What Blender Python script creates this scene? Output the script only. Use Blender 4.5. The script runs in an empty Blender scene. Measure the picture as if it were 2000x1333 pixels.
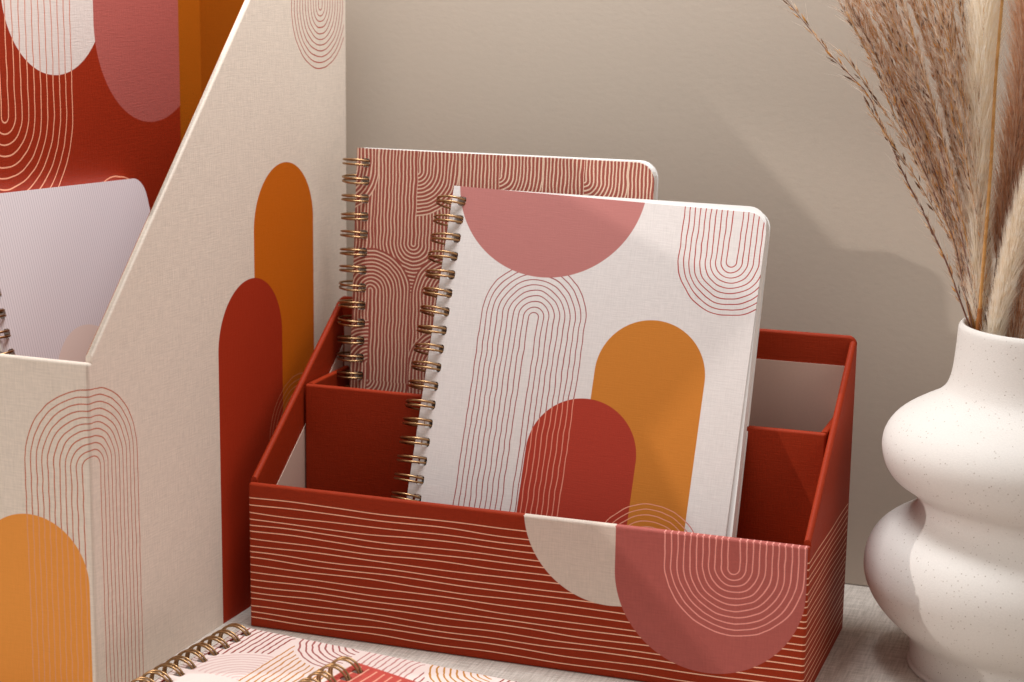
import bpy, bmesh, math, random
from mathutils import Vector, Matrix
from mathutils.geometry import tessellate_polygon
random.seed(7)
SC = bpy.context.scene
COL = SC.collection

# ------------------------------------------------------------------ camera
cam_d = bpy.data.cameras.new('camera')
cam = bpy.data.objects.new('camera', cam_d)
COL.objects.link(cam)
cam_d.sensor_width = 36.0
cam_d.lens = 3644.5 / 2000.0 * 36.0
cam_d.clip_start = 0.01
cam_d.clip_end = 50
cam_d.dof.use_dof = True
cam_d.dof.focus_distance = 0.80
cam_d.dof.aperture_fstop = 14.0
def cam_matrix(yaw, pitch, roll, loc):
    cy, sy, cp, sp = math.cos(yaw), math.sin(yaw), math.cos(pitch), math.sin(pitch)
    f = Vector((sy*cp, cy*cp, sp)); r0 = Vector((cy, -sy, 0)); u0 = r0.cross(f)
    r = r0*math.cos(roll) + u0*math.sin(roll)
    u = -r0*math.sin(roll) + u0*math.cos(roll)
    m = Matrix(((r.x, u.x, -f.x, loc[0]), (r.y, u.y, -f.y, loc[1]), (r.z, u.z, -f.z, loc[2]), (0, 0, 0, 1)))
    return m
cam.matrix_world = cam_matrix(-0.33592, -0.20143, 0.01401, (0.37192, -0.71338, 0.29518))
SC.camera = cam

# ------------------------------------------------------------------ world, lamps, exposure
world = bpy.data.worlds.new('World'); SC.world = world
world.use_nodes = True
bg = world.node_tree.nodes['Background']
bg.inputs[0].default_value = (1.0, 0.91, 0.84, 1)
bg.inputs[1].default_value = 0.44

def area(name, loc, target, size, power, color, size_y=None):
    d = bpy.data.lights.new(name, 'AREA')
    d.energy = power; d.color = color
    d.shape = 'RECTANGLE' if size_y else 'DISK'
    d.size = size
    if size_y: d.size_y = size_y
    o = bpy.data.objects.new(name, d); COL.objects.link(o)
    o.location = loc
    o.rotation_euler = (Vector(target) - Vector(loc)).to_track_quat('-Z', 'Y').to_euler()
    return o
TG = Vector((0.10, 0.0, -0.05))
def spot(name, loc, target, radius, power, color, cone, blend):
    d = bpy.data.lights.new(name, 'SPOT')
    d.energy = power; d.color = color; d.shadow_soft_size = radius
    d.spot_size = cone; d.spot_blend = blend
    o = bpy.data.objects.new(name, d); COL.objects.link(o)
    o.location = loc
    o.rotation_euler = (Vector(target) - Vector(loc)).to_track_quat('-Z', 'Y').to_euler()
    return o
spot('key_spot', (-0.908, -0.483, 0.644), TG, 0.011, 27.0, (1.0, 0.94, 0.88), 2*math.atan(0.348/1.316), 0.24)
area('overhead_softbox', (0.08, 0.03, 0.62), (0.09, 0.09, 0.0), 0.26, 2.8, (0.97, 0.99, 1.0), 0.14)
area('right_softbox', (1.15, -0.42, 0.62), (0.10, 0.03, 0.10), 0.7, 1.2, (1.0, 0.93, 0.87), 0.7)

SC.view_settings.view_transform = 'Standard'
SC.view_settings.look = 'None'
SC.view_settings.exposure = 0.0
SC.view_settings.gamma = 1.0
SC.render.engine = 'CYCLES'
SC.cycles.use_denoising = True
SC.cycles.max_bounces = 16
SC.cycles.diffuse_bounces = 8
SC.cycles.transmission_bounces = 12

# ------------------------------------------------------------------ node expression helper
def lin(r, g, b):
    def f(c):
        c /= 255.0
        return c/12.92 if c <= 0.04045 else ((c+0.055)/1.055)**2.4
    return (f(r), f(g), f(b), 1.0)

class X:
    def __init__(s, g, v): s.g, s.v = g, v
    def __add__(s, o): return s.g.m('ADD', s, o)
    __radd__ = __add__
    def __sub__(s, o): return s.g.m('SUBTRACT', s, o)
    def __rsub__(s, o): return s.g.m('SUBTRACT', o, s)
    def __mul__(s, o): return s.g.m('MULTIPLY', s, o)
    __rmul__ = __mul__
    def __truediv__(s, o): return s.g.m('DIVIDE', s, o)
    def __lt__(s, o): return s.g.m('LESS_THAN', s, o)
    def __gt__(s, o): return s.g.m('GREATER_THAN', s, o)

class G:
    """a small graph builder for one material"""
    def __init__(s, name, rough=0.6, spec=0.3):
        s.mat = bpy.data.materials.new(name); s.mat.use_nodes = True
        s.nt = s.mat.node_tree
        s.bsdf = s.nt.nodes['Principled BSDF']
        s.bsdf.inputs['Roughness'].default_value = rough
        s.bsdf.inputs['Specular IOR Level'].default_value = spec
    def n(s, t): return s.nt.nodes.new(t)
    def put(s, sock, v):
        if isinstance(v, X): v = v.v
        if hasattr(v, 'links') or isinstance(v, bpy.types.NodeSocket): s.nt.links.new(v, sock)
        else: sock.default_value = v
    def m(s, op, *a):
        n = s.n('ShaderNodeMath'); n.operation = op
        for k, v in enumerate(a): s.put(n.inputs[k], v)
        return X(s, n.outputs[0])
    def uv(s):
        n = s.n('ShaderNodeUVMap'); n.uv_map = 'UVMap'
        p = s.n('ShaderNodeSeparateXYZ'); s.nt.links.new(n.outputs[0], p.inputs[0])
        return X(s, p.outputs[0]), X(s, p.outputs[1])
    def obj(s):
        n = s.n('ShaderNodeTexCoord'); p = s.n('ShaderNodeSeparateXYZ')
        s.nt.links.new(n.outputs['Object'], p.inputs[0])
        return tuple(X(s, p.outputs[k]) for k in range(3))
    def vec(s, a, b, c=0.0):
        n = s.n('ShaderNodeCombineXYZ')
        for k, v in enumerate((a, b, c)): s.put(n.inputs[k], v)
        return n.outputs[0]
    def noise(s, a, b, c=0.0, detail=2.0, rough=0.5, color=False):
        n = s.n('ShaderNodeTexNoise'); n.inputs['Scale'].default_value = 1.0
        n.inputs['Detail'].default_value = detail; n.inputs['Roughness'].default_value = rough
        s.nt.links.new(s.vec(a, b, c), n.inputs['Vector'])
        if color:
            p = s.n('ShaderNodeSeparateColor'); s.nt.links.new(n.outputs['Color'], p.inputs[0])
            return X(s, p.outputs[0]), X(s, p.outputs[1])
        return X(s, n.outputs[0])
    def mix(s, f, a, b, blend='MIX'):
        n = s.n('ShaderNodeMix'); n.data_type = 'RGBA'; n.blend_type = blend; n.clamp_factor = True
        s.put(n.inputs[0], f); s.put(n.inputs[6], a); s.put(n.inputs[7], b)
        return n.outputs[2]
    def step(s, x, lo, hi):
        n = s.n('ShaderNodeMapRange'); n.interpolation_type = 'SMOOTHSTEP'
        s.put(n.inputs[0], x); n.inputs[1].default_value = lo; n.inputs[2].default_value = hi
        return X(s, n.outputs[0])
    def mn(s, a, b): return s.m('MINIMUM', a, b)
    def mx(s, a, b): return s.m('MAXIMUM', a, b)
    def ab(s, a): return s.m('ABSOLUTE', a)
    def cap(s, u, v, cu, cv, legs):
        """distance to a ray from (cu,cv) running towards -v (legs=-1) or +v (legs=+1): nested arches"""
        du = u - cu
        dv = v - cv
        dv = s.mn(dv, 0.0) if legs > 0 else s.mx(dv, 0.0)
        return s.m('SQRT', du*du + dv*dv)
    def rings(s, d, r0, p, n, w):
        """mask of n nested lines of width w at r0 + k p"""
        k = s.m('ROUND', (d - r0)/p)
        k = s.mn(s.mx(k, 0.0), float(n-1))
        return s.step(s.ab(d - r0 - k*p), w*0.62, w*0.38)
    def wob(s, u, v, scale, amp):
        a, b = s.noise(u*scale, v*scale, 3.7, 1.0, 0.4, True)
        return u + (a - 0.5)*(2*amp), v + (b - 0.5)*(2*amp)
    def linen(s, u, v, amt=1.0, bump=0.25, pitch=0.00055):
        """embossed linen: crossing thread streaks; returns a value around 0 and sets the bump"""
        a = s.noise(u*(1/pitch), v*(1/0.007), 0.0, 2.0, 0.6)
        b = s.noise(u*(1/0.007), v*(1/pitch), 5.0, 2.0, 0.6)
        h = (a + b) - 1.0
        bn = s.n('ShaderNodeBump'); bn.inputs['Strength'].default_value = bump
        bn.inputs['Distance'].default_value = 0.0004
        s.put(bn.inputs['Height'], h)
        s.nt.links.new(bn.outputs[0], s.bsdf.inputs['Normal'])
        return h*amt
    def shade(s, col, h):
        """vary a colour's lightness by h"""
        hv = s.n('ShaderNodeHueSaturation')
        s.put(hv.inputs['Color'], col)
        s.put(hv.inputs['Value'], h + 1.0)
        return hv.outputs[0]
    def out(s, col):
        s.put(s.bsdf.inputs['Base Color'], col)
        return s.mat

# palette (paint and paper, as base colours)
CREAM = lin(226, 213, 200); WHITE = lin(224, 217, 214); PAGE = lin(240, 238, 236)
RED = lin(154, 47, 17); NRED = lin(170, 54, 36); PINK = lin(179, 95, 88); NPINK = lin(184, 118, 113)
OCHRE = lin(196, 100, 12); NOCHRE = lin(200, 123, 42); PEACH = lin(255, 204, 174); LPINK = lin(238, 158, 148)
BROWN = lin(168, 82, 62); MAUVE = lin(158, 82, 80)

# ------------------------------------------------------------------ object helpers
def link(name, me, parent=None):
    o = bpy.data.objects.new(name, me); COL.objects.link(o)
    if parent: o.parent = parent
    return o
def thing(name, label, cat, mw, group=None):
    o = bpy.data.objects.new(name, None); COL.objects.link(o)
    o.empty_display_size = 0.02
    o.matrix_world = mw
    o['label'] = label; o['category'] = cat
    o['kind'] = 'thing'
    if group: o['group'] = group
    return o
def smooth(o):
    for p in o.data.polygons: p.use_smooth = True
    md = o.modifiers.new('wn', 'WEIGHTED_NORMAL'); md.weight = 80; md.keep_sharp = True
def mesh_obj(name, bm, mats, parent=None, sm=True, wn=False):
    me = bpy.data.meshes.new(name); bm.to_mesh(me); bm.free()
    for m in mats: me.materials.append(m)
    o = link(name, me, parent)
    if wn: smooth(o)
    elif sm:
        for p in me.polygons: p.use_smooth = True
    return o

def panel(name, poly, O, A, B, N, t, mats, parent, uvf=None, bev=None, bw=0.0007, seg=2, holes=()):
    """a board: polygon (with holes) in the plane O + aA + bB, outer face towards N, thickness t behind it.
    material 0 = outer face and rims, 1 = inner face; uv in metres"""
    O, A, B, N = Vector(O), Vector(A), Vector(B), Vector(N)
    loops = [list(poly)] + [list(h) for h in holes]
    tris = tessellate_polygon([[Vector((p[0], p[1], 0)) for p in l] for l in loops]) if holes else None
    flat = [p for l in loops for p in l]
    bm = bmesh.new()
    v0 = [bm.verts.new(O + A*p[0] + B*p[1]) for p in flat]
    v1 = [bm.verts.new(O + A*p[0] + B*p[1] - N*t) for p in flat]
    if holes:
        for a, b, c in tris:
            bm.faces.new((v0[a], v0[b], v0[c])); bm.faces.new((v1[c], v1[b], v1[a]))
    else:
        bm.faces.new(v0); bm.faces.new(list(reversed(v1)))
    k = 0
    for l in loops:
        n = len(l)
        for i in range(n):
            a, b = k+i, k+(i+1) % n
            bm.faces.new((v0[b], v0[a], v1[a], v1[b]))
        k += n
    bmesh.ops.recalc_face_normals(bm, faces=bm.faces)
    if bev:
        bm.edges.ensure_lookup_table()
        es = [e for e in bm.edges if len(e.link_faces) == 2 and e.calc_face_angle(0) > 0.5 and bev((e.verts[0].co+e.verts[1].co)/2, (e.verts[1].co-e.verts[0].co).normalized())]
        if es: bmesh.ops.bevel(bm, geom=es, offset=bw, segments=seg, affect='EDGES', profile=0.5)
    bm.normal_update()
    for e in bm.edges:
        if len(e.link_faces) == 2 and e.calc_face_angle(0) > 0.8: e.smooth = False
    uvl = bm.loops.layers.uv.new('UVMap')
    for f in bm.faces:
        d = f.normal.dot(N)
        f.material_index = 1 if (d < -0.5 and len(mats) > 1) else 0
        for lp in f.loops:
            co = lp.vert.co
            lp[uvl].uv = uvf(co, f.normal) if uvf else ((co-O).dot(A), (co-O).dot(B))
    return mesh_obj(name, bm, mats, parent, sm=False, wn=not holes)

def tube_bm(bm, pts, rad, sides=6, closed=False, cap=True):
    pts = [Vector(p) for p in pts]; n = len(pts)
    rings = []; prev = None
    for i, p in enumerate(pts):
        t = (pts[(i+1) % n] - pts[i-1]) if closed else (pts[min(i+1, n-1)] - pts[max(i-1, 0)])
        t.normalize()
        if prev is None:
            a = t.orthogonal().normalized()
        else:
            a = (prev - t*prev.dot(t)).normalized()
        prev = a; b = t.cross(a)
        r = rad[i] if isinstance(rad, (list, tuple)) else rad
        rings.append([bm.verts.new(p + (a*math.cos(q) + b*math.sin(q))*r) for q in [2*math.pi*k/sides for k in range(sides)]])
    m = n if closed else n-1
    for i in range(m):
        r0, r1 = rings[i], rings[(i+1) % n]
        for k in range(sides):
            bm.faces.new((r0[k], r0[(k+1) % sides], r1[(k+1) % sides], r1[k]))
    if cap and not closed:
        bm.faces.new(list(reversed(rings[0]))); bm.faces.new(rings[-1])

# ------------------------------------------------------------------ table and wall
def mat_cloth():
    g = G('woven_linen_cloth', 0.9, 0.15)
    x, y, z = g.obj()
    x2, y2 = g.wob(x, y, 60.0, 0.0009)
    T = 0.00092
    wx = g.m('SINE', x2*(2*math.pi/T)); wy = g.m('SINE', y2*(2*math.pi/T))
    sl = g.noise(x*(1/T), y*70.0, 1.0, 2.0); sl2 = g.noise(x*70.0, y*(1/T), 4.0, 2.0)
    h = wx*wy*0.5 + (sl + sl2 - 1.0)*1.5
    f = g.step(h, -0.9, 0.8)
    c = g.mix(f, lin(176, 165, 154), lin(238, 229, 220))
    big = g.noise(x*9.0, y*9.0, 2.0, 3.0)
    c = g.shade(c, (big - 0.5)*0.12)
    bn = g.n('ShaderNodeBump'); bn.inputs['Strength'].default_value = 0.6; bn.inputs['Distance'].default_value = 0.0004
    g.put(bn.inputs['Height'], h); g.nt.links.new(bn.outputs[0], g.bsdf.inputs['Normal'])
    return g.out(c)
def mat_wall():
    g = G('painted_wall', 0.75, 0.2)
    x, y, z = g.obj()
    n1 = g.noise(x*260.0, z*420.0, 0.0, 3.0, 0.6); n2 = g.noise(x*6.0, z*6.0, 2.0, 2.0)
    bn = g.n('ShaderNodeBump'); bn.inputs['Strength'].default_value = 0.08; bn.inputs['Distance'].default_value = 0.001
    g.put(bn.inputs['Height'], n1); g.nt.links.new(bn.outputs[0], g.bsdf.inputs['Normal'])
    c = g.shade(lin(188, 175, 161), (n1 - 0.5)*0.05 + (n2 - 0.5)*0.05)
    return g.out(c)
WALL_Y = 0.158
bm = bmesh.new()
bmesh.ops.create_grid(bm, x_segments=1, y_segments=1, size=1.0)
for v in bm.verts: v.co = Vector((v.co.x*1.6, -1.2 + (v.co.y+1)*0.5*(1.2+WALL_Y+0.05), 0))
tab = mesh_obj('tabletop', bm, [mat_cloth()], sm=False); tab['kind'] = 'structure'
bm = bmesh.new(); bmesh.ops.create_cube(bm, size=1.0)
for v in bm.verts: v.co = Vector((v.co.x*3.2, WALL_Y + 0.02 + v.co.y*0.04, 0.0005 + (v.co.z+0.5)*1.1))
wal = mesh_obj('wall', bm, [mat_wall()], sm=False); wal['kind'] = 'structure'

# ------------------------------------------------------------------ shared materials
def mat_plain(name, col, rough=0.65, spec=0.25, linen=0.0, bump=0.25, pitch=0.00055):
    g = G(name, rough, spec); u, v = g.uv()
    if linen: return g.out(g.shade(col, g.linen(u, v, linen, bump, pitch)))
    n = g.noise(u*900.0, v*900.0, 0.0, 3.0)
    return g.out(g.shade(col, (n - 0.5)*0.08))
M_PAGE = mat_plain('page_paper', PAGE, 0.8, 0.15)
M_REDCLOTH = mat_plain('red_covering', RED, 0.6, 0.16, 0.25, 0.3)
M_LINING = mat_plain('grey_beige_lining', lin(214, 184, 168), 0.75, 0.15)
M_OCHRE = mat_plain('ochre_covering', lin(172, 92, 12), 0.7, 0.12, 0.1, 0.15)
M_CREAM = mat_plain('cream_covering', CREAM, 0.7, 0.2, 0.3, 0.4, 0.0008)
def mat_wire():
    g = G('antique_brass_wire', 0.34, 0.5)
    g.bsdf.inputs['Metallic'].default_value = 1.0
    x, y, z = g.obj()
    n = g.noise(x*500.0, y*500.0, z*500.0, 2.0)
    return g.out(g.mix(n, lin(140, 104, 70), lin(192, 156, 114)))
M_WIRE = mat_wire()

# ------------------------------------------------------------------ desk organizer (red box)
W, D, H, HB, T = 0.25, 0.0979, 0.067, 0.1352, 0.0030
def mat_box_art():
    g = G('red_box_print', 0.6, 0.16); u, v = g.uv()
    a, b = g.noise(u*24.0, v*170.0, 1.3, 0.0, 0.4, True)
    v1 = v + (a - 0.5)*0.0023
    p = 0.0031
    k = g.m('ROUND', (v1 - 0.0041)/p); k = g.mn(g.mx(k, 0.0), 18.0)
    a2, b2 = g.noise(u*24.0, (v + 0.0006)*170.0, 1.3, 0.0, 0.4, True)
    gr = 1.0 + (a2 - a)*(0.0023/0.0006)      # how much the wobble stretches the stripe here
    ln = g.step(g.ab(v1 - 0.0041 - k*p)/g.mx(gr, 0.35), 0.00030, 0.00016)
    c = g.mix(ln, RED, PEACH)
    qc = g.cap(u, v, 0.167, 0.0695, 1)
    uw, vw = g.wob(u, v, 130.0, 0.0005)
    c = g.mix(g.step(qc, 0.0379, 0.0376)*(u < 0.18), c, lin(222, 207, 194))
    d = g.cap(u, v, 0.2095, 0.0482, 1)
    ins = g.step(d, 0.0402, 0.0399)
    c = g.mix(ins, c, PINK)
    d2 = g.cap(uw, vw, 0.2195, 0.0546, 1)
    c = g.mix(g.rings(d2, 0.0025, 0.00264, 11, 0.00056)*ins, c, LPINK)
    h = g.linen(u, v, 0.22, 0.35, 0.0007)
    return g.out(g.shade(c, h))
M_BOX = mat_box_art()
box = thing('desk_organizer', 'red slanted desk organizer box with wavy peach lines and pink half circles on its front', 'desk organizer', Matrix.Identity(4))
fuv = lambda co, n: ((co.x + co.y) if abs(n.z) < 0.8 else co.x, co.z)
up = lambda m, d: True
panel('front_panel', [(0, 0), (W, 0), (W, H), (0, H)], (0, 0, 0), (1, 0, 0), (0, 0, 1), (0, -1, 0), T, [M_BOX, M_REDCLOTH], box, fuv,
      lambda m, d: m.z > H-0.001 or (abs(d.z) > .9 and m.y < 0.001) or (m.z < 0.001 and m.y < 0.001), 0.0014, 4)
yA, yB = T, D-T
sl = lambda y: H + (HB-H)*y/D
side = [(yA, 0), (yB, 0), (yB, sl(yB)), (yA, sl(yA))]
panel('side_panel', side, (W, 0, 0), (0, 1, 0), (0, 0, 1), (1, 0, 0), T, [M_BOX, M_REDCLOTH], box, lambda co, n: (co.x+co.y, co.z),
      lambda m, d: m.z > H-0.001 and abs(d.x) < .5 and d.z*d.z < .9, 0.0014, 4)
panel('side_panel', side, (0, 0, 0), (0, 1, 0), (0, 0, 1), (-1, 0, 0), T, [M_BOX, M_REDCLOTH], box, lambda co, n: (co.x-co.y-0.3, co.z),
      lambda m, d: m.z > H-0.001 and abs(d.x) < .5 and d.z*d.z < .9, 0.0014, 4)
panel('back_panel', [(0, 0), (W, 0), (W, HB-.003), (W-.001, HB-.001), (W-.003, HB), (.003, HB), (.001, HB-.001), (0, HB-.003)], (0, D, 0), (1, 0, 0), (0, 0, 1), (0, 1, 0), T, [M_REDCLOTH, M_REDCLOTH], box, None,
      lambda m, d: m.z > HB-0.004 or (abs(d.z) > .9 and m.y > D-.001), 0.0013, 4)
panel('base_panel', [(T, T), (W-T, T), (W-T, D-T), (T, D-T)], (0, 0, 0.0027), (1, 0, 0), (0, 1, 0), (0, 0, 1), 0.0025, [M_REDCLOTH], box)
# paper lining glued inside, below a 13 mm red turn-in
bn = 0.0215
lside = [(yA+.0005, .003), (yB-.0005, .003), (yB-.0005, sl(yB)-bn), (yA+.0005, sl(yA)-bn)]
panel('lining', lside, (T+.0004, 0, 0), (0, 1, 0), (0, 0, 1), (1, 0, 0), 0.0003, [M_LINING], box)
panel('lining', lside, (W-T-.0004, 0, 0), (0, 1, 0), (0, 0, 1), (-1, 0, 0), 0.0003, [M_LINING], box)
panel('lining', [(T+.001, .003), (W-T-.001, .003), (W-T-.001, HB-.0135), (T+.001, HB-.0135)], (0, D-T-.0004, 0), (1, 0, 0), (0, 0, 1), (0, -1, 0), 0.0003, [M_LINING], box)
# divider insert
yd = 0.0501; hd = sl(yd) - 0.0004; xi = T + 0.0009
div = panel('divider_panel', [(xi, .003), (W-xi, .003), (W-xi, hd), (xi, hd)], (0, yd, 0), (1, 0, 0), (0, 0, 1), (0, -1, 0), T, [M_REDCLOTH], box, None,
      lambda m, d: m.z > hd-.001 or abs(d.z) > .9, 0.0012, 4)
for x0, nx in ((xi+T, 1), (W-xi-T, -1)):
    panel('divider_wing', [(yd+T+.0002, .003), (D-T-.001, .003), (D-T-.001, hd), (yd+T+.0002, hd)], (x0, 0, 0), (0, 1, 0), (0, 0, 1), (nx, 0, 0), T, [M_REDCLOTH], div, None,
      lambda m, d: m.z > hd-.001 and abs(d.y) > .5, 0.0008, 3)

# ------------------------------------------------------------------ magazine file
FW, FL, FH, FT = 0.0825, 0.2281, 0.1398, 0.330
FS = 1.0357
def mat_file_art():
    g = G('cream_file_print', 0.7, 0.12); s, v = g.uv()
    c = CREAM
    # ochre arch, red arch (side)
    d = g.cap(s, v, 0.1622, 0.1735, -1)
    io = g.step(d, 0.0292, 0.0289)
    c = g.mix(io, c, OCHRE)
    d = g.cap(s, v, 0.1294, 0.1238, -1)
    ir = g.step(d, 0.0297, 0.0294)
    c = g.mix(ir, c, lin(164, 48, 22))
    sw, vw = g.wob(s, v, 130.0, 0.0005)
    d = g.cap(sw, vw, 0.1742, 0.0715, -1)
    c = g.mix(g.rings(d, 0.0018, 0.0027, 11, 0.0004)*0.7, c, lin(214, 140, 104))
    # nested arcs, top of the side
    d = g.cap(sw, vw, 0.2005, 0.2726, 1)
    c = g.mix(g.rings(d, 0.0018, 0.00272, 11, 0.00052), c, lin(172, 72, 54))
    # orange arch on the front, nested arch wrapping the corner
    d = g.cap(s, v, -0.0296, 0.0486, -1)
    ig = g.step(d, 0.0272, 0.0269)
    c = g.mix(ig, c, lin(232, 152, 70))
    d = g.cap(sw, vw, 0.0012, 0.0972, -1)
    lc = g.mix(ig, lin(192, 112, 86), lin(226, 158, 112))
    c = g.mix(g.rings(d, 0.0052, 0.00268, 11, 0.0005), c, lc)
    pr = g.mx(g.mx(io, ir), ig)
    h = g.linen(s, v, 0.30, 0.18, 0.00065)*(1.0 - pr*0.7)
    return g.out(g.shade(c, h))
M_FILE = mat_file_art()
fmat = Matrix.Translation((-0.0155, -0.1015, 0)) @ Matrix.Rotation(math.radians(-1.678), 4, 'Z')
mf = thing('magazine_file', 'tall cream magazine file with slanted side, printed with ochre and red arches', 'magazine file', fmat)
ys = (FT-FH)/FS
fside = [(T, 0), (FL-T, 0), (FL-T, FT), (ys, FT), (T, FH+FS*T)]
rimF = lambda m, d: m.z > FH-.001 and abs(d.x) < .5 and d.z*d.z < .9
panel('front_panel', [(-FW, 0), (0, 0), (0, FH), (-FW, FH)], (0, 0, 0), (1, 0, 0), (0, 0, 1), (0, -1, 0), T, [M_FILE, M_OCHRE], mf, lambda co, n: (co.x+co.y, co.z),
      lambda m, d: m.z > FH-.001 or (abs(d.z) > .9 and m.y < .001), 0.0013, 4)
panel('side_panel', fside, (0, 0, 0), (0, 1, 0), (0, 0, 1), (1, 0, 0), T, [M_FILE, M_OCHRE], mf, lambda co, n: (co.x+co.y, co.z), rimF, 0.0013, 4)
panel('side_panel', fside, (-FW, 0, 0), (0, 1, 0), (0, 0, 1), (-1, 0, 0), T, [M_CREAM, M_OCHRE], mf, None, rimF, 0.0013, 4)
panel('back_panel', [(-FW, 0), (0, 0), (0, FT), (-FW, FT)], (0, FL, 0), (1, 0, 0), (0, 0, 1), (0, 1, 0), T, [M_CREAM, M_OCHRE], mf, None,
      lambda m, d: m.z > FT-.001 or (abs(d.z) > .9 and m.y > FL-.001), 0.0011, 3)
panel('base_panel', [(-FW+T, T), (-T, T), (-T, FL-T), (-FW+T, FL-T)], (0, 0, 0.0027), (1, 0, 0), (0, 1, 0), (0, 0, 1), 0.0025, [M_OCHRE], mf)

# ------------------------------------------------------------------ red folder standing in the file
def mat_folder():
    g = G('red_folder_print', 0.5, 0.35); u, v = g.uv()
    c = lin(154, 44, 18)
    uw, vw = g.wob(u, v, 110.0, 0.0006)
    d = g.cap(u, v, 0.0984, 0.282, 1); ic = g.step(d, 0.0392, 0.0388)
    c = g.mix(ic, c, lin(226, 214, 208))
    d = g.cap(u, v, 0.1762, 0.266, 1); ip = g.step(d, 0.0493, 0.0489)
    c = g.mix(ip, c, PINK)
    d = g.cap(uw, vw, 0.0592, 0.2275, 1)
    lc = g.mix(ic, lin(240, 172, 140), lin(206, 132, 112))
    c = g.mix(g.rings(d, 0.0025, 0.0047, 11, 0.00065), c, lc)
    d = g.cap(uw, vw, 0.141, 0.166, -1)
    c = g.mix(g.rings(d, 0.0045, 0.0047, 6, 0.00065), c, lin(236, 160, 128))
    h = g.linen(u, v, 0.16, 0.3, 0.0007)
    return g.out(g.shade(c, h))
M_FOLD = mat_folder()
def rrect(u0, v0, u1, v1, r, corners=(1, 1, 1, 1), n=6):
    """ccw rounded rectangle; corners in order bl, br, tr, tl"""
    out = []
    for k, (cx, cy, a0) in enumerate(((u0+r, v0+r, 180), (u1-r, v0+r, 270), (u1-r, v1-r, 0), (u0+r, v1-r, 90))):
        if corners[k]:
            out += [(cx+r*math.cos(math.radians(a0+90*i/n)), cy+r*math.sin(math.radians(a0+90*i/n))) for i in range(n+1)]
        else:
            out.append(((u0, v0), (u1, v0), (u1, v1), (u0, v1))[k])
    return out
fold = thing('paper_folder', 'tall red folder with cream and pink circles standing inside the cream magazine file', 'folder', fmat @ Matrix.Translation((-FW+T, 0, 0.003)))
panel('front_cover', [(0.010, 0), (0.2000, 0), (0.2000, .2835), (0.010, .2835)], (0.0026, 0, 0), (0, 1, 0), (0, 0, 1), (1, 0, 0), 0.0006, [M_FOLD, M_PAGE], fold,
      lambda co, n: (co.y, co.z+.003))
panel('back_cover', [(0.010, 0), (0.2000, 0), (0.2000, .2845), (0.010, .2845)], (0.0010, 0, 0), (0, 1, 0), (0, 0, 1), (1, 0, 0), 0.0006, [M_FOLD], fold,
      lambda co, n: (co.y+1, co.z))

# ------------------------------------------------------------------ notebooks
PITCH = 0.00842
def pose(o, yaw, lean, roll, h):
    m = Matrix.Rotation(yaw, 4, 'Z') @ Matrix.Rotation(lean, 4, 'X') @ Matrix.Rotation(roll, 4, 'Y')
    return Matrix.Translation(Vector(o) + m @ Vector((0, 0, -h))) @ m
LOOPS = {}
def loop_mesh(t):
    key = round(t, 5)
    if key in LOOPS: return LOOPS[key]
    bm = bmesh.new(); R = math.sqrt(0.0062**2 + (t/2)**2); uc = -0.0004
    for s in (-1, 1):
        pts = []
        for k in range(30):
            a = 2*math.pi*k/30
            # the two wires close in on each other where they turn inside the hole
            q = math.cos(a); sp = 0.00112 - 0.00035*max(0.0, q)**3 - 0.0002*max(0.0, -q)
            pts.append((uc + R*math.cos(a), t/2 + R*math.sin(a), s*sp))
        tube_bm(bm, pts, 0.00052, 7, closed=True)
    me = bpy.data.meshes.new('wire_loop'); bm.to_mesh(me); bm.free()
    me.materials.append(M_WIRE)
    for p in me.polygons: p.use_smooth = True
    LOOPS[key] = me
    return me
def notebook(mw, w, h, label, m_cover, m_back, t=0.0096, skew=0.0, corner=0.0085):
    nb = thing('spiral_notebook', label, 'notebook', mw, 'matching spiral notebooks')
    n = int((h - 0.010)/PITCH) + 1
    zs = [h - 0.0068 - PITCH*k for k in range(n)]
    def holes(u0=0.0026, u1=0.0068):
        return [list(reversed(rrect(u0, z-.0021, u1, z+.0021, 0.0012, n=3))) for z in zs]
    ct = 0.0008
    shape = rrect(0, 0, w, h, corner, (0, 1, 1, 0), 7)
    uvc = lambda co, nn: (co.x, co.z)
    panel('front_cover', shape, (0, 0, 0), (1, 0, 0), (0, 0, 1), (0, -1, 0), ct, [m_cover, M_PAGE], nb, uvc, holes=holes())
    e = 0.0005
    pb = panel('page_block', rrect(e, e, w-e, h-e*.4, corner*.95, (0, 1, 1, 0), 7), (0, ct+.0001, 0), (1, 0, 0), (0, 0, 1), (0, -1, 0), t-2*ct-.0002, [M_EDGE], nb,
          lambda co, nn: (co.y, co.x+co.z), holes=holes())
    bc = panel('back_cover', shape, (0, t, 0), (1, 0, 0), (0, 0, 1), (0, 1, 0), ct, [m_back, M_PAGE], nb, uvc, holes=holes())
    pv = Vector((0.005, 0, h-0.006))
    for o in (pb, bc):        # loose pages sit a little askew on the wire
        o.matrix_local = Matrix.Translation(pv) @ Matrix.Rotation(-skew, 4, 'Y') @ Matrix.Translation(-pv)
    R = math.sqrt(0.0062**2 + (t/2)**2)
    bm = bmesh.new()
    for a, b in zip(zs[:-1], zs[1:]):          # closing bars of the wire along the back of the spine
        tube_bm(bm, [(-0.0004 - R*.45, t/2 + R*.893, a-.0011), (-0.0004 - R*.45, t/2 + R*.893, b+.0011)], 0.0005, 6)
    wb = mesh_obj('wire_binding', bm, [M_WIRE], nb)
    for z in zs:
        o = link('wire_loop', loop_mesh(t), wb); o.location = (0, 0, z)
        o.location.z += random.uniform(-.00025, .00025)
        o.rotation_euler = (random.uniform(-.07, .07), random.uniform(-.05, .05), 0)
    return nb
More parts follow.
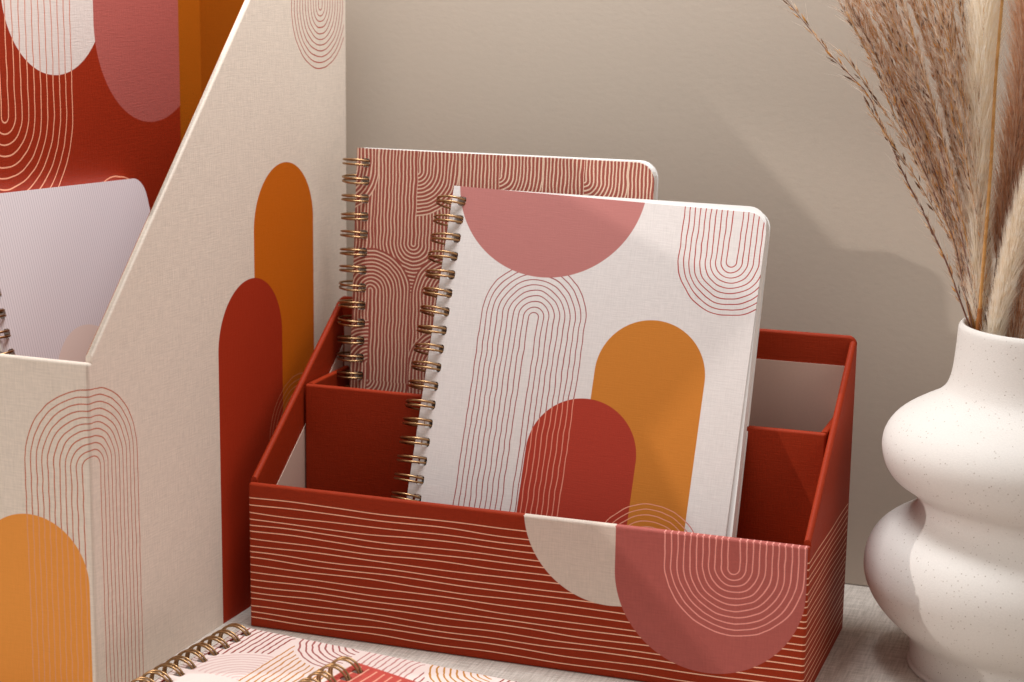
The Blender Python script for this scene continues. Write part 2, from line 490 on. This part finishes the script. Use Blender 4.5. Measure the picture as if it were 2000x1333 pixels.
def mat_edge():
    g = G('page_edges', 0.85, 0.1); a, b = g.uv()
    n = g.noise(a*9000.0, b*14.0, 0.0, 2.0)
    n2 = g.noise(a*1500.0, b*2.0, 4.0, 1.0)
    bn = g.n('ShaderNodeBump'); bn.inputs['Strength'].default_value = 0.3; bn.inputs['Distance'].default_value = 0.0003
    g.put(bn.inputs['Height'], n); g.nt.links.new(bn.outputs[0], g.bsdf.inputs['Normal'])
    return g.out(g.shade(PAGE, (n - 0.5)*0.25 + (n2 - 0.5)*0.1))
M_EDGE = mat_edge()

# cream cover with shapes
NH = 0.1972
def mat_nb_shapes():
    g = G('cream_notebook_print', 0.62, 0.25); u, z = g.uv(); v = z - NH
    c = WHITE
    uw, vw = g.wob(u, v, 120.0, 0.0006)
    d = g.cap(uw, vw, 0.0458, -0.0553, -1)
    nl = g.rings(d, 0.0022, 0.0024, 10, 0.00046)
    c = g.mix(nl, c, lin(160, 84, 84))
    d = g.cap(u, v, 0.0458, 0.0058, 1); c = g.mix(g.step(d, 0.0434, 0.0431), c, NPINK)
    d = g.cap(u, v, 0.1012, -0.0753, -1); io = g.step(d, 0.0245, 0.0242); c = g.mix(io, c, NOCHRE)
    d = g.cap(u, v, 0.0758, -0.1130, -1); ir = g.step(d, 0.0249, 0.0246); c = g.mix(ir, c, NRED)
    c = g.mix(nl*ir, c, lin(222, 140, 118))
    d = g.cap(uw, vw, 0.1302, -0.0222, 1)
    c = g.mix(g.rings(d, 0.0023, 0.00234, 10, 0.00046), c, lin(172, 66, 60))
    d = g.cap(uw, vw, 0.1106, -0.1536, -1)
    lc = g.mix(g.mx(io, ir), lin(206, 124, 116), lin(234, 160, 134))
    c = g.mix(g.rings(d, 0.0024, 0.00238, 10, 0.00042), c, lc)
    h = g.linen(u, v, 0.20, 0.16, 0.0006)*(1.0 - g.mx(g.mx(io, ir), g.step(g.cap(u, v, 0.0458, 0.0058, 1), 0.0434, 0.0431))*0.7)
    return g.out(g.shade(c, h))
M_WHITEB = mat_plain('white_back_cover', WHITE, 0.7, 0.2)
notebook(pose((0.0702, 0.0687, 0.1952), 0.033874, -0.329250, 0.036868, NH), 0.1432, NH,
         'white notebook with pink, ochre and red shapes leaning in the red box', mat_nb_shapes(), M_WHITEB, skew=0.023)

# dusty red cover full of nested arches
BH = 0.2050
def mat_nb_lines():
    g = G('dusty_red_notebook_print', 0.62, 0.22); u0, z = g.uv()
    u0 = u0*1000.0; v0 = (z*-1000.0) + BH*1000.0
    a, b = g.noise(u0*0.16, v0*0.11, 1.0, 1.0, 0.4, True)
    u = u0 + (a - 0.5)*1.5; v = v0 + (b - 0.5)*1.2
    P = 40.2
    def fold(x):       # to [-P/2, P/2)
        return g.m('WRAP', x, P/2, -P/2)
    def sel(f, a_, b_):   # f ? b : a
        return a_ + (b_ - a_)*f
    def rad(x, y): return g.m('SQRT', x*x + y*y)
    uA = g.ab(fold(u - 30.0))
    dA = sel(v > 43.5, uA, rad(uA, v - 43.5))
    f = dA
    ph = 1.0
    ok = 1.0
    # quarter circles hanging from the top row
    uB = g.m('WRAP', u - 31.0, P, 0.0)
    rB = rad(uB, v - 9.6)
    inB = (rB < 20.6)*(v > 9.6)*(uB < 20.6)
    top = (v < 9.6)*(uB < 20.6)
    f = sel(inB, f, rB); f = sel(top, f, uB)
    # arches rising from below
    uC = fold(u - 9.4); aC = g.ab(uC)
    rC = rad(aC, v - 66.5)
    inC = g.mx((rC < 19.8), (v > 66.5))
    f = sel(inC, f, sel(v > 66.5, rC, aC))
    # lower left quarter arch and quarter bowl
    rF = rad(uC + 0.6, v - 101.5)
    inF = (uC < -0.6)*(v > 81.0)*(rF < 20.3)*(v < 101.5)
    legF = (uC < -0.6)*(v > 101.5)
    f = sel(inF, f, rF); f = sel(legF, f, g.ab(uC + 0.6))
    rG = rad(uC + 1.4, v - 109.5)
    inG = (uC > -0.6)*(v > 109.5)
    f = sel(inG, f, rG)
    p = 1.75
    f = f + 2.1 - ph
    k = g.m('ROUND', (f - 2.1)/p); k = g.mx(k, 0.0)
    ln = g.step(g.ab(f - 2.1 - k*p), 0.40, 0.22)
    c = g.mix(ln, lin(160, 84, 72), lin(234, 204, 180))
    h = g.linen(u0*0.001, z, 0.05, 0.12)
    return g.out(g.shade(c, h))
M_DUSTY = mat_plain('dusty_red_back', lin(170, 92, 84), 0.65, 0.2)
notebook(pose((0.01325, 0.08945, 0.2078), math.radians(1.0), math.radians(-4.436), math.radians(0.242), BH), 0.1438, BH,
         'dusty red spiral notebook patterned with nested arch lines at the back of the red box', mat_nb_lines(), M_WHITEB, t=0.0088, skew=0.006)

# pale ribbed cover, inside the magazine file
PH = 0.1950
def mat_nb_ribbed():
    g = G('pale_ribbed_print', 0.62, 0.25); u, z = g.uv(); v = z - PH
    uw, vw = g.wob(u, v, 90.0, 0.00025)
    st = g.m('SINE', uw*(2*math.pi/0.00165))
    c = g.mix(g.step(st, 0.35, 0.95), lin(220, 210, 213), lin(198, 186, 191))
    d = g.cap(u, v, 0.0590, -0.0905, -1)
    c = g.mix(g.step(d, 0.0296, 0.0293), c, lin(222, 200, 190))
    return g.out(c)
notebook(pose((-0.08139372, 0.05499699, 0.19257835), 1.56504375, -0.25126662, 0.04463368, PH) @ Matrix.Translation((-0.1330, 0, 0)), 0.1330, PH,
         'pale lilac ribbed notebook leaning inside the cream magazine file', mat_nb_ribbed(), M_WHITEB)

# two notebooks lying flat in front
def flat_pose(o, yaw, tilt, h):
    m = Matrix.Rotation(yaw, 4, 'Z') @ Matrix.Rotation(tilt, 4, 'Y') @ Matrix.Rotation(-math.pi/2, 4, 'X')
    return Matrix.Translation(Vector(o) + m @ Vector((0, 0, -h))) @ m
QH = 0.20
def mat_nb_multi():
    g = G('blush_notebook_print', 0.62, 0.25); u0, z = g.uv()
    a, b = g.noise(u0*190.0, z*190.0, 2.0, 1.0, 0.4, True)
    u = u0*1000.0 + (a - 0.5)*1.6; v = (z*-1000.0) + QH*1000.0 + (b - 0.5)*1.6
    def rad(x, y): return g.m('SQRT', x*x + y*y)
    def lines(f, p, ph, w): 
        return g.step(g.ab(f - ph - g.m('ROUND', (f - ph)/p)*p), w*.62, w*.36)
    P = 61.0
    uf = g.m('WRAP', u + 2.0, P, 0.0) - 2.0
    alt = g.m('MODULO', g.m('FLOOR', (u + 2.0)/P), 2.0)
    c = lin(238, 219, 213)
    # straight columns curling over at the top
    fx = g.mx(27.0 - uf, 0.0)
    fA = fx + (rad(fx, v - 3.5) - fx)*(v < 3.5)
    rB = rad(uf - 29.0, v - 51.0)
    mA = (uf < 26.2)*(rB > 29.2)
    cA = g.mix(alt, lin(146, 52, 40), lin(196, 138, 134))
    c = g.mix(lines(fA, 2.75, 2.4, 0.8)*mA, c, cA)
    mB = (rB < 28.4)*(uf < 28.6)*(v < 51.0)
    c = g.mix(lines(rB, 2.6, 3.6, 1.0)*mB, c, lin(222, 190, 186))
    rD = rad(uf - 57.5, v + 4.5)
    mD = (rD < 29.2)*(uf < 56.8)
    c = g.mix(lines(rD, 2.75, 1.3, 0.8)*mD, c, g.mix(alt, lin(166, 96, 92), lin(192, 132, 52)))
    mC = (rD > 31.0)*(uf > 27.5)*(v < 52.0)
    c = g.mix(lines(uf, 2.75, 29.5, 0.8)*mC, c, g.mix(alt, lin(194, 130, 56), lin(166, 96, 92)))
    return g.out(c)
notebook(flat_pose((0.0140, -0.0318, 0.0124), -0.0740, math.radians(1.2), QH), 0.1438, QH,
         'blush pink notebook with multicoloured line pattern lying flat before the red box', mat_nb_multi(), M_WHITEB)
def mat_nb_red():
    g = G('red_lined_notebook_print', 0.55, 0.3); u, z = g.uv()
    a, b = g.noise(u*150.0, z*60.0, 2.0, 1.0, 0.4, True)
    u1 = u + (a - 0.5)*0.0012
    p = 0.0036
    ln = g.step(g.ab(u1 - g.m('ROUND', u1/p)*p), 0.00042, 0.00022)
    c = g.mix(ln*(z < QH-0.0022), lin(190, 72, 62), lin(232, 166, 142))
    return g.out(g.shade(c, g.linen(u, z, 0.05, 0.15)))
notebook(flat_pose((0.0878, -0.0794, 0.0243), -0.1390, math.radians(5.9), QH), 0.1438, QH,
         'red peach-lined notebook lying on top of the blush pink notebook', mat_nb_red(), M_WHITEB, t=0.0072)

# ------------------------------------------------------------------ vase
def mat_vase():
    g = G('speckled_ceramic', 0.62, 0.3)
    x, y, z = g.obj()
    def specks(scale, lo, hi, seed):
        n = g.n('ShaderNodeTexVoronoi'); n.inputs['Scale'].default_value = scale
        g.nt.links.new(g.vec(x + seed, y, z), n.inputs['Vector'])
        w = g.n('ShaderNodeTexWhiteNoise'); g.nt.links.new(n.outputs['Position'], w.inputs['Vector'])
        return g.step(X(g, n.outputs['Distance']), hi, lo)*g.step(X(g, w.outputs[0]), 0.55, 0.75)
    s = g.mx(specks(620.0, 0.10, 0.22, 0.0), specks(330.0, 0.05, 0.11, 3.0)*0.9)
    n = g.noise(x*1600.0, y*1600.0, z*1600.0, 3.0); n2 = g.noise(x*25.0, y*25.0, z*25.0, 2.0)
    c = g.shade(lin(222, 217, 212), (n - 0.5)*0.16 + (n2 - 0.5)*0.05)
    c = g.mix(s*0.68, c, lin(130, 108, 90))
    bn = g.n('ShaderNodeBump'); bn.inputs['Strength'].default_value = 0.25; bn.inputs['Distance'].default_value = 0.0004
    g.put(bn.inputs['Height'], n); g.nt.links.new(bn.outputs[0], g.bsdf.inputs['Normal'])
    return g.out(c)
VX, VY = 0.330, 0.075
prof = [(0.0, 0.0), (0.0440, 0.0), (0.0462, 0.0015), (0.0468, 0.004), (0.0472, 0.0095), (0.0490, 0.0145), (0.0540, 0.0192), (0.0596, 0.0245), (0.0645, 0.0310), (0.0676, 0.0380),
        (0.0684, 0.0442), (0.0674, 0.0510), (0.0640, 0.0575), (0.0585, 0.0622), (0.0525, 0.0655), (0.0484, 0.0690), (0.0472, 0.0725), (0.0486, 0.0762), (0.0530, 0.0795),
        (0.0582, 0.0832), (0.0618, 0.0885), (0.0634, 0.0955), (0.0626, 0.1015), (0.0595, 0.1068), (0.0550, 0.1108), (0.0488, 0.1145), (0.0430, 0.1176), (0.0390, 0.1212), (0.0371, 0.1250),
        (0.0360, 0.1300), (0.0352, 0.1390), (0.0348, 0.1470), (0.0343, 0.1490), (0.0333, 0.1500), (0.0322, 0.1493), (0.0316, 0.1470), (0.0318, 0.1380), (0.0330, 0.1240), (0.0390, 0.1130), (0.0420, 0.0950), (0.0380, 0.0700), (0.0400, 0.0400), (0.0300, 0.0060), (0.0, 0.0055)]
def catmull(P, sub):
    out = []
    P = [Vector(p) for p in P]
    for i in range(len(P)-1):
        p0, p1, p2, p3 = P[max(i-1, 0)], P[i], P[i+1], P[min(i+2, len(P)-1)]
        for k in range(sub):
            t = k/sub
            out.append(0.5*((2*p1) + (p2-p0)*t + (2*p0-5*p1+4*p2-p3)*t*t + (3*p1-p0-3*p2+p3)*t*t*t))
    out.append(P[-1])
    return out
pr = catmull(prof, 3)
bm = bmesh.new(); NS = 96; prev = None
for p in pr:
    r = max(p[0], 0.0)
    if r < 1e-4: ring = [bm.verts.new((0, 0, p[1]))]
    else: ring = [bm.verts.new((r*math.cos(2*math.pi*k/NS), r*math.sin(2*math.pi*k/NS), p[1])) for k in range(NS)]
    if prev:
        for k in range(NS):
            a, b = prev[k % len(prev)], prev[(k+1) % len(prev)]; c_, d_ = ring[(k+1) % len(ring)], ring[k % len(ring)]
            vs = []
            for q in (a, b, c_, d_):
                if q not in vs: vs.append(q)
            if len(vs) > 2: bm.faces.new(vs)
    prev = ring
bmesh.ops.recalc_face_normals(bm, faces=bm.faces)
vase = mesh_obj('vase', bm, [mat_vase()])
vase.location = (VX, VY, 0)
vase['label'] = 'speckled off-white ceramic vase with two rounded bulges beside the red box'; vase['category'] = 'vase'

# ------------------------------------------------------------------ dried grasses
def mat_hair(name, c1, c2, trans=0.35):
    m = bpy.data.materials.new(name); m.use_nodes = True; nt = m.node_tree
    for n in list(nt.nodes): nt.nodes.remove(n)
    out = nt.nodes.new('ShaderNodeOutputMaterial'); mx = nt.nodes.new('ShaderNodeMixShader')
    d = nt.nodes.new('ShaderNodeBsdfDiffuse'); t = nt.nodes.new('ShaderNodeBsdfTranslucent')
    tc = nt.nodes.new('ShaderNodeTexCoord'); nz = nt.nodes.new('ShaderNodeTexNoise'); nz.inputs['Scale'].default_value = 320
    cm = nt.nodes.new('ShaderNodeMix'); cm.data_type = 'RGBA'; cm.inputs[6].default_value = c1; cm.inputs[7].default_value = c2
    mr = nt.nodes.new('ShaderNodeMapRange'); mr.inputs[1].default_value = 0.35; mr.inputs[2].default_value = 0.65
    nt.links.new(tc.outputs['Object'], nz.inputs['Vector']); nt.links.new(nz.outputs[0], mr.inputs[0]); nt.links.new(mr.outputs[0], cm.inputs[0])
    nt.links.new(cm.outputs[2], d.inputs[0]); nt.links.new(cm.outputs[2], t.inputs[0])
    mx.inputs[0].default_value = trans
    nt.links.new(d.outputs[0], mx.inputs[1]); nt.links.new(t.outputs[0], mx.inputs[2]); nt.links.new(mx.outputs[0], out.inputs[0])
    return m
M_HPALE = mat_hair('silky_hair', lin(255, 250, 240), lin(244, 226, 208), 0.5)
M_HMAUVE = mat_hair('mauve_hair', lin(242, 224, 208), lin(222, 198, 180), 0.5)
M_HCREAM = mat_hair('cream_plume_hair', lin(255, 252, 245), lin(255, 248, 234), 0.55)
M_HWHITE = mat_hair('white_plume_hair', lin(255, 251, 243), lin(250, 241, 226), 0.45)
M_HBROWN = mat_hair('brown_plume_hair', lin(238, 200, 166), lin(208, 162, 128), 0.5)
M_SDARK = mat_hair('dark_seed', lin(92, 60, 40), lin(136, 96, 68), 0.05)
M_STAN = mat_hair('tan_seed', lin(246, 224, 194), lin(222, 188, 152), 0.25)
M_SGOLD = mat_hair('golden_seed', lin(240, 190, 120), lin(220, 160, 92), 0.2)
M_STALK = mat_hair('straw_stalk', lin(214, 164, 106), lin(188, 138, 84), 0.0)
M_MAUVEST = mat_hair('mauve_stalk', lin(150, 112, 100), lin(124, 90, 76), 0.0)
R_ = random.Random(11)
def rv(): return Vector((R_.gauss(0, 1), R_.gauss(0, 1), R_.gauss(0, 1))).normalized()
class Tri:
    def __init__(s): s.v, s.f, s.mi = [], [], []
    def hair(s, p, d, L, w, droop=0.0, mi=0):
        """a fine tapering ribbon, bent"""
        side = d.cross(rv()).normalized()*w
        q = p + d*(L*.5) + Vector((0, 0, -droop*L*.15)); e = p + d*L + Vector((0, 0, -droop*L*.5)) + rv()*L*.08
        k = len(s.v); s.v += [p-side*.5, p+side*.5, q-side*.5, q+side*.5, e]
        s.f += [(k, k+1, k+3, k+2), (k+2, k+3, k+4)]; s.mi += [mi, mi]
    def seed(s, p, d, L, w, mi=0):
        a = d.orthogonal().normalized(); b = d.cross(a); m = p + d*(L*.42); k = len(s.v)
        s.v += [p, p+d*L, m+a*w, m+b*w, m-a*w, m-b*w]
        for i in range(4):
            x, y = k+2+i, k+2+(i+1) % 4
            s.f += [(k, y, x), (k+1, x, y)]; s.mi += [mi, mi]
    def build(s, name, mats, parent):
        me = bpy.data.meshes.new(name); me.from_pydata([tuple(v) for v in s.v], [], s.f)
        for m in mats: me.materials.append(m)
        me.polygons.foreach_set('material_index', s.mi); me.update()
        return link(name, me, parent)
def path(pts, n=40):
    """smooth curve through pts, resampled to n+1 points evenly along its length"""
    P = [Vector(pts[0])]
    for q in pts[1:]:                     # short legs only, so that the spline does not overshoot
        q = Vector(q); a = P[-1]; m = max(1, math.ceil((q - a).length/0.022))
        P += [a.lerp(q, k/m) for k in range(1, m+1)]
    c = catmull(P, 6)
    L = [0.0]
    for a, b in zip(c[:-1], c[1:]): L.append(L[-1] + (b-a).length)
    out = []; i = 0
    for k in range(n+1):
        t = L[-1]*k/n
        while i < len(c)-2 and L[i+1] < t: i += 1
        out.append(c[i].lerp(c[i+1], (t - L[i])/max(L[i+1]-L[i], 1e-9)))
    return out
def frac_at(c, z):
    """fraction of the curve where it first rises above height z"""
    for i, p in enumerate(c):
        if p.z >= z: return i/(len(c)-1)
    return 0.5
def stem_thing(name, label, cat, base, group=None):
    return thing(name, label, cat, Matrix.Translation(base), group)
def along(c, t):
    x = t*(len(c)-1); i = min(int(x), len(c)-2); f = x-i
    return c[i].lerp(c[i+1], f), (c[i+1]-c[i]).normalized()
def reed(pts, label, group, gold=0.0, branches=3, start=0.155, spread=0.006, dens=1.0, hairL=0.008, hairN=4, big=1.0, name='reed_grass'):
    base = Vector(pts[0]); c = [p-base for p in path(pts, 48)]
    start = frac_at(c, start - base.z)
    root = stem_thing(name, label, 'dried grass', base, group)
    bm = bmesh.new(); n = len(c)
    tube_bm(bm, c, [0.0006*(1-.75*i/(n-1)) for i in range(n)], 5)
    mesh_obj('stalk', bm, [M_STALK if gold > .5 else M_MAUVEST if R_.random() < .5 else M_STALK], root)
    S = Tri(); Hh = Tri(); bmb = bmesh.new()
    Ltot = sum((c[i+1]-c[i]).length for i in range(n-1))
    for b in range(branches):
        if b == 0: t0, t1, off = start, 1.0, Vector((0, 0, 0))
        else: t0 = start + R_.random()*.35; t1 = min(1.0, t0 + .3 + R_.random()*.35); off = Vector((R_.gauss(0, 1), R_.gauss(0, 1), 0))*spread
        m = max(4, int(Ltot*(t1-t0)/0.0024*dens)); bp = []
        for i in range(m):
            f = min(1.0, (i + R_.uniform(-.4, .4))/m) if i else 0.0; p, d = along(c, t0 + (t1-t0)*f); p = p + off*min(1.0, f*1.6); bp.append(p)
            sgn = 1 if i % 2 else -1
            out = rv(); out = (out - d*out.dot(d)).normalized(); out = (out + d.cross(Vector((0.2, -1, 0)).normalized())*sgn*.5).normalized()
            sd = (d*.97 + out*R_.uniform(.10, .34)).normalized()
            L = R_.uniform(.0024, .0044)*big
            mi = 2 if R_.random() < gold else (0 if R_.random() < .40 else 1)
            S.seed(p + out*.0005, sd, L, R_.uniform(.00020, .00038)*big, mi)
            for q in range(hairN):
                hd_ = (d*.9 + out*.3 + rv()*.24).normalized()
                Hh.hair(p, hd_, hairL*R_.uniform(.5, 1.25), .00016, .1, 0 if R_.random() < .55 else 1)
        if b and len(bp) > 3: tube_bm(bmb, bp[::3] + [bp[-1]], 0.00022, 4)
    S.build('seed_head', [M_SDARK, M_STAN, M_SGOLD], root)
    Hh.build('silky_hairs', [M_HPALE, M_HMAUVE], root)
    if branches > 1: mesh_obj('branchlets', bmb, [M_STALK], root)
    else: bmb.free()
    return root
inside = lambda k=0: (0.312 + R_.uniform(-.006, .012), 0.078 + R_.uniform(-.012, .012), 0.03)
# the long outermost stem
reed([(0.3085, .078, .03), (0.3035, .075, .120), (0.3013, .074, .1437), (0.2983, .074, .1511), (0.2887, .074, .174), (0.2785, .074, .1934), (0.2696, .074, .2088), (0.2627, .074, .2231), (0.2523, .074, .2427), (0.2362, .074, .2582), (0.2168, .073, .2804), (0.205, .072, .294)],
     'outermost thin seed stem arching far to the left of the vase', 'dried grass in the vase', 0.35, 1, 0.152, dens=1.0, hairL=.012, hairN=3, big=1.45)
reed([(0.3085, .082, .03), (0.3035, .080, .130), (0.3012, .079, .152), (0.2905, .078, .185), (0.2765, .077, .212), (0.2590, .076, .236), (0.2500, .076, .248), (0.2392, .076, .2605)],
     'short seed stem ending in a dark tip just inside the outermost stem', 'dried grass in the vase', 0.05, 2, 0.160, .003, hairL=.009, hairN=3, big=1.4)
NB = 24
for i in range(NB):
    f = i/(NB-1)
    tx = 0.231 + (0.282-0.231)*f**0.88 + R_.uniform(-.004, .004); y = 0.066 + R_.uniform(-.014, .018)
    bx = 0.3005 + 0.010*f + R_.uniform(-.0015, .0015); by = 0.076 + (y-.075)*.5
    zt = 0.305 + R_.uniform(-.03, .02) if f > .12 else 0.296
    pts = [inside(), (bx+.004, by, .120), (bx, by, .149)]
    for s in (.25, .5, .75, 1.0):
        w_ = s**1.36
        pts.append((bx + (tx-bx)*w_ + R_.uniform(-.0015, .0015), by + (y-by)*s, .149 + (zt-.149)*s))
    gold = 0.85 if i in (2, 6, 11, 14, 17, 19) else 0.16
    reed(pts, 'golden reed grass stem in the dense bundle on the left of the vase' if gold > .5 else 'feathery reed grass stem in the dense bundle leaning left',
         'golden reed stems in the bundle' if gold > .5 else 'feathery reed stems in the bundle', gold, 3, 0.155, .0038, 1.0, .0092, 6, 1.12)
def plume(pts, label, name, mats, t0, rad, L, N, w, ang, stalk, droop=0.1, group='dried grass in the vase'):
    base = Vector(pts[0]); c = [p-base for p in path(pts, 40)]
    t0 = frac_at(c, t0 - base.z)
    root = stem_thing(name, label, 'dried grass', base, group)
    bm = bmesh.new(); n = len(c)
    tube_bm(bm, c, [0.0009*(1-.6*i/(n-1)) for i in range(n)], 6)
    mesh_obj('stalk', bm, [stalk], root)
    Hh = Tri()
    for i in range(N):
        f = R_.random(); p, d = along(c, t0 + (1-t0)*f)
        r = rad(f); o = rv(); o = (o - d*o.dot(d)).normalized()
        hd_ = (d*math.cos(ang) + o*math.sin(ang) + rv()*.16).normalized()
        Hh.hair(p + o*r*R_.random()**.6*.7, hd_, L*R_.uniform(.55, 1.2), w, droop, 0 if R_.random() < .6 else 1)
    Hh.build('plume', mats, root)
    return root
plume([(0.316, .074, .03), (0.3040, .066, .150), (0.3005, .064, .200), (0.2990, .063, .250), (0.2985, .062, .300), (0.2985, .062, .335)],
      'tall fluffy cream pampas plume standing upright behind the golden stalk', 'pampas_plume', [M_HCREAM, M_HCREAM], .150, lambda f: .0030+.0050*min(1, f*1.6), .014, 9000, .00022, .26, M_STALK)
plume([(0.3060, .066, .03), (0.3108, .062, .146), (0.3135, .060, .164), (0.3175, .058, .188), (0.324, .056, .215), (0.334, .054, .245)],
      'white brush-like plume leaning right low over the rim of the vase', 'pampas_plume', [M_HWHITE, M_HWHITE], .130, lambda f: .0035+.004*f, .013, 9000, .00018, .20, M_STALK)
plume([(0.3100, .084, .03), (0.3115, .084, .147), (0.3145, .086, .175), (0.3200, .088, .215), (0.327, .089, .260)],
      'pale tan plume behind the white brush-like plume', 'pampas_plume', [M_HCREAM, M_HPALE], .135, lambda f: .003+.005*f, .015, 6500, .00018, .22, M_STALK)
plume([(0.325, .080, .03), (0.3070, .074, .146), (0.3085, .075, .168), (0.3118, .077, .200), (0.3150, .079, .245), (0.3165, .080, .310)],
      'reddish brown feathery plume at the right edge of the vase', 'pampas_plume', [M_HBROWN, M_HMAUVE], .170, lambda f: .002+.006*f, .020, 5500, .00022, .36, M_MAUVEST)
plume([(0.3200, .072, .03), (0.3190, .068, .147), (0.3215, .066, .165), (0.3270, .064, .190), (0.335, .062, .225)],
      'dark tan feathery plume at the rim of the vase right of the white plume', 'pampas_plume', [M_HBROWN, M_HPALE], .135, lambda f: .005+.004*f, .014, 6500, .0002, .25, M_STALK)
base = Vector((0.316, .070, .03))
gs = stem_thing('grass_stalk', 'bare golden straw stalk rising in front of the cream plume', 'dried grass', base, 'dried grass in the vase')
bm = bmesh.new(); c = [p-base for p in path([base, (0.3045, .062, .140), (0.3049, .060, .169), (0.3055, .059, .2138), (0.3052, .058, .2514), (0.3062, .057, .300)], 40)]
tube_bm(bm, c, [0.00085-.00025*i/(len(c)-1) for i in range(len(c))], 7)
mesh_obj('stalk', bm, [M_STALK], gs)
bm = bmesh.new(); 
tube_bm(bm, c[12:20], 0.00105, 7)
mesh_obj('leaf_sheath', bm, [mat_hair('brown_sheath', lin(160, 104, 62), lin(136, 84, 48), 0.0)], gs)
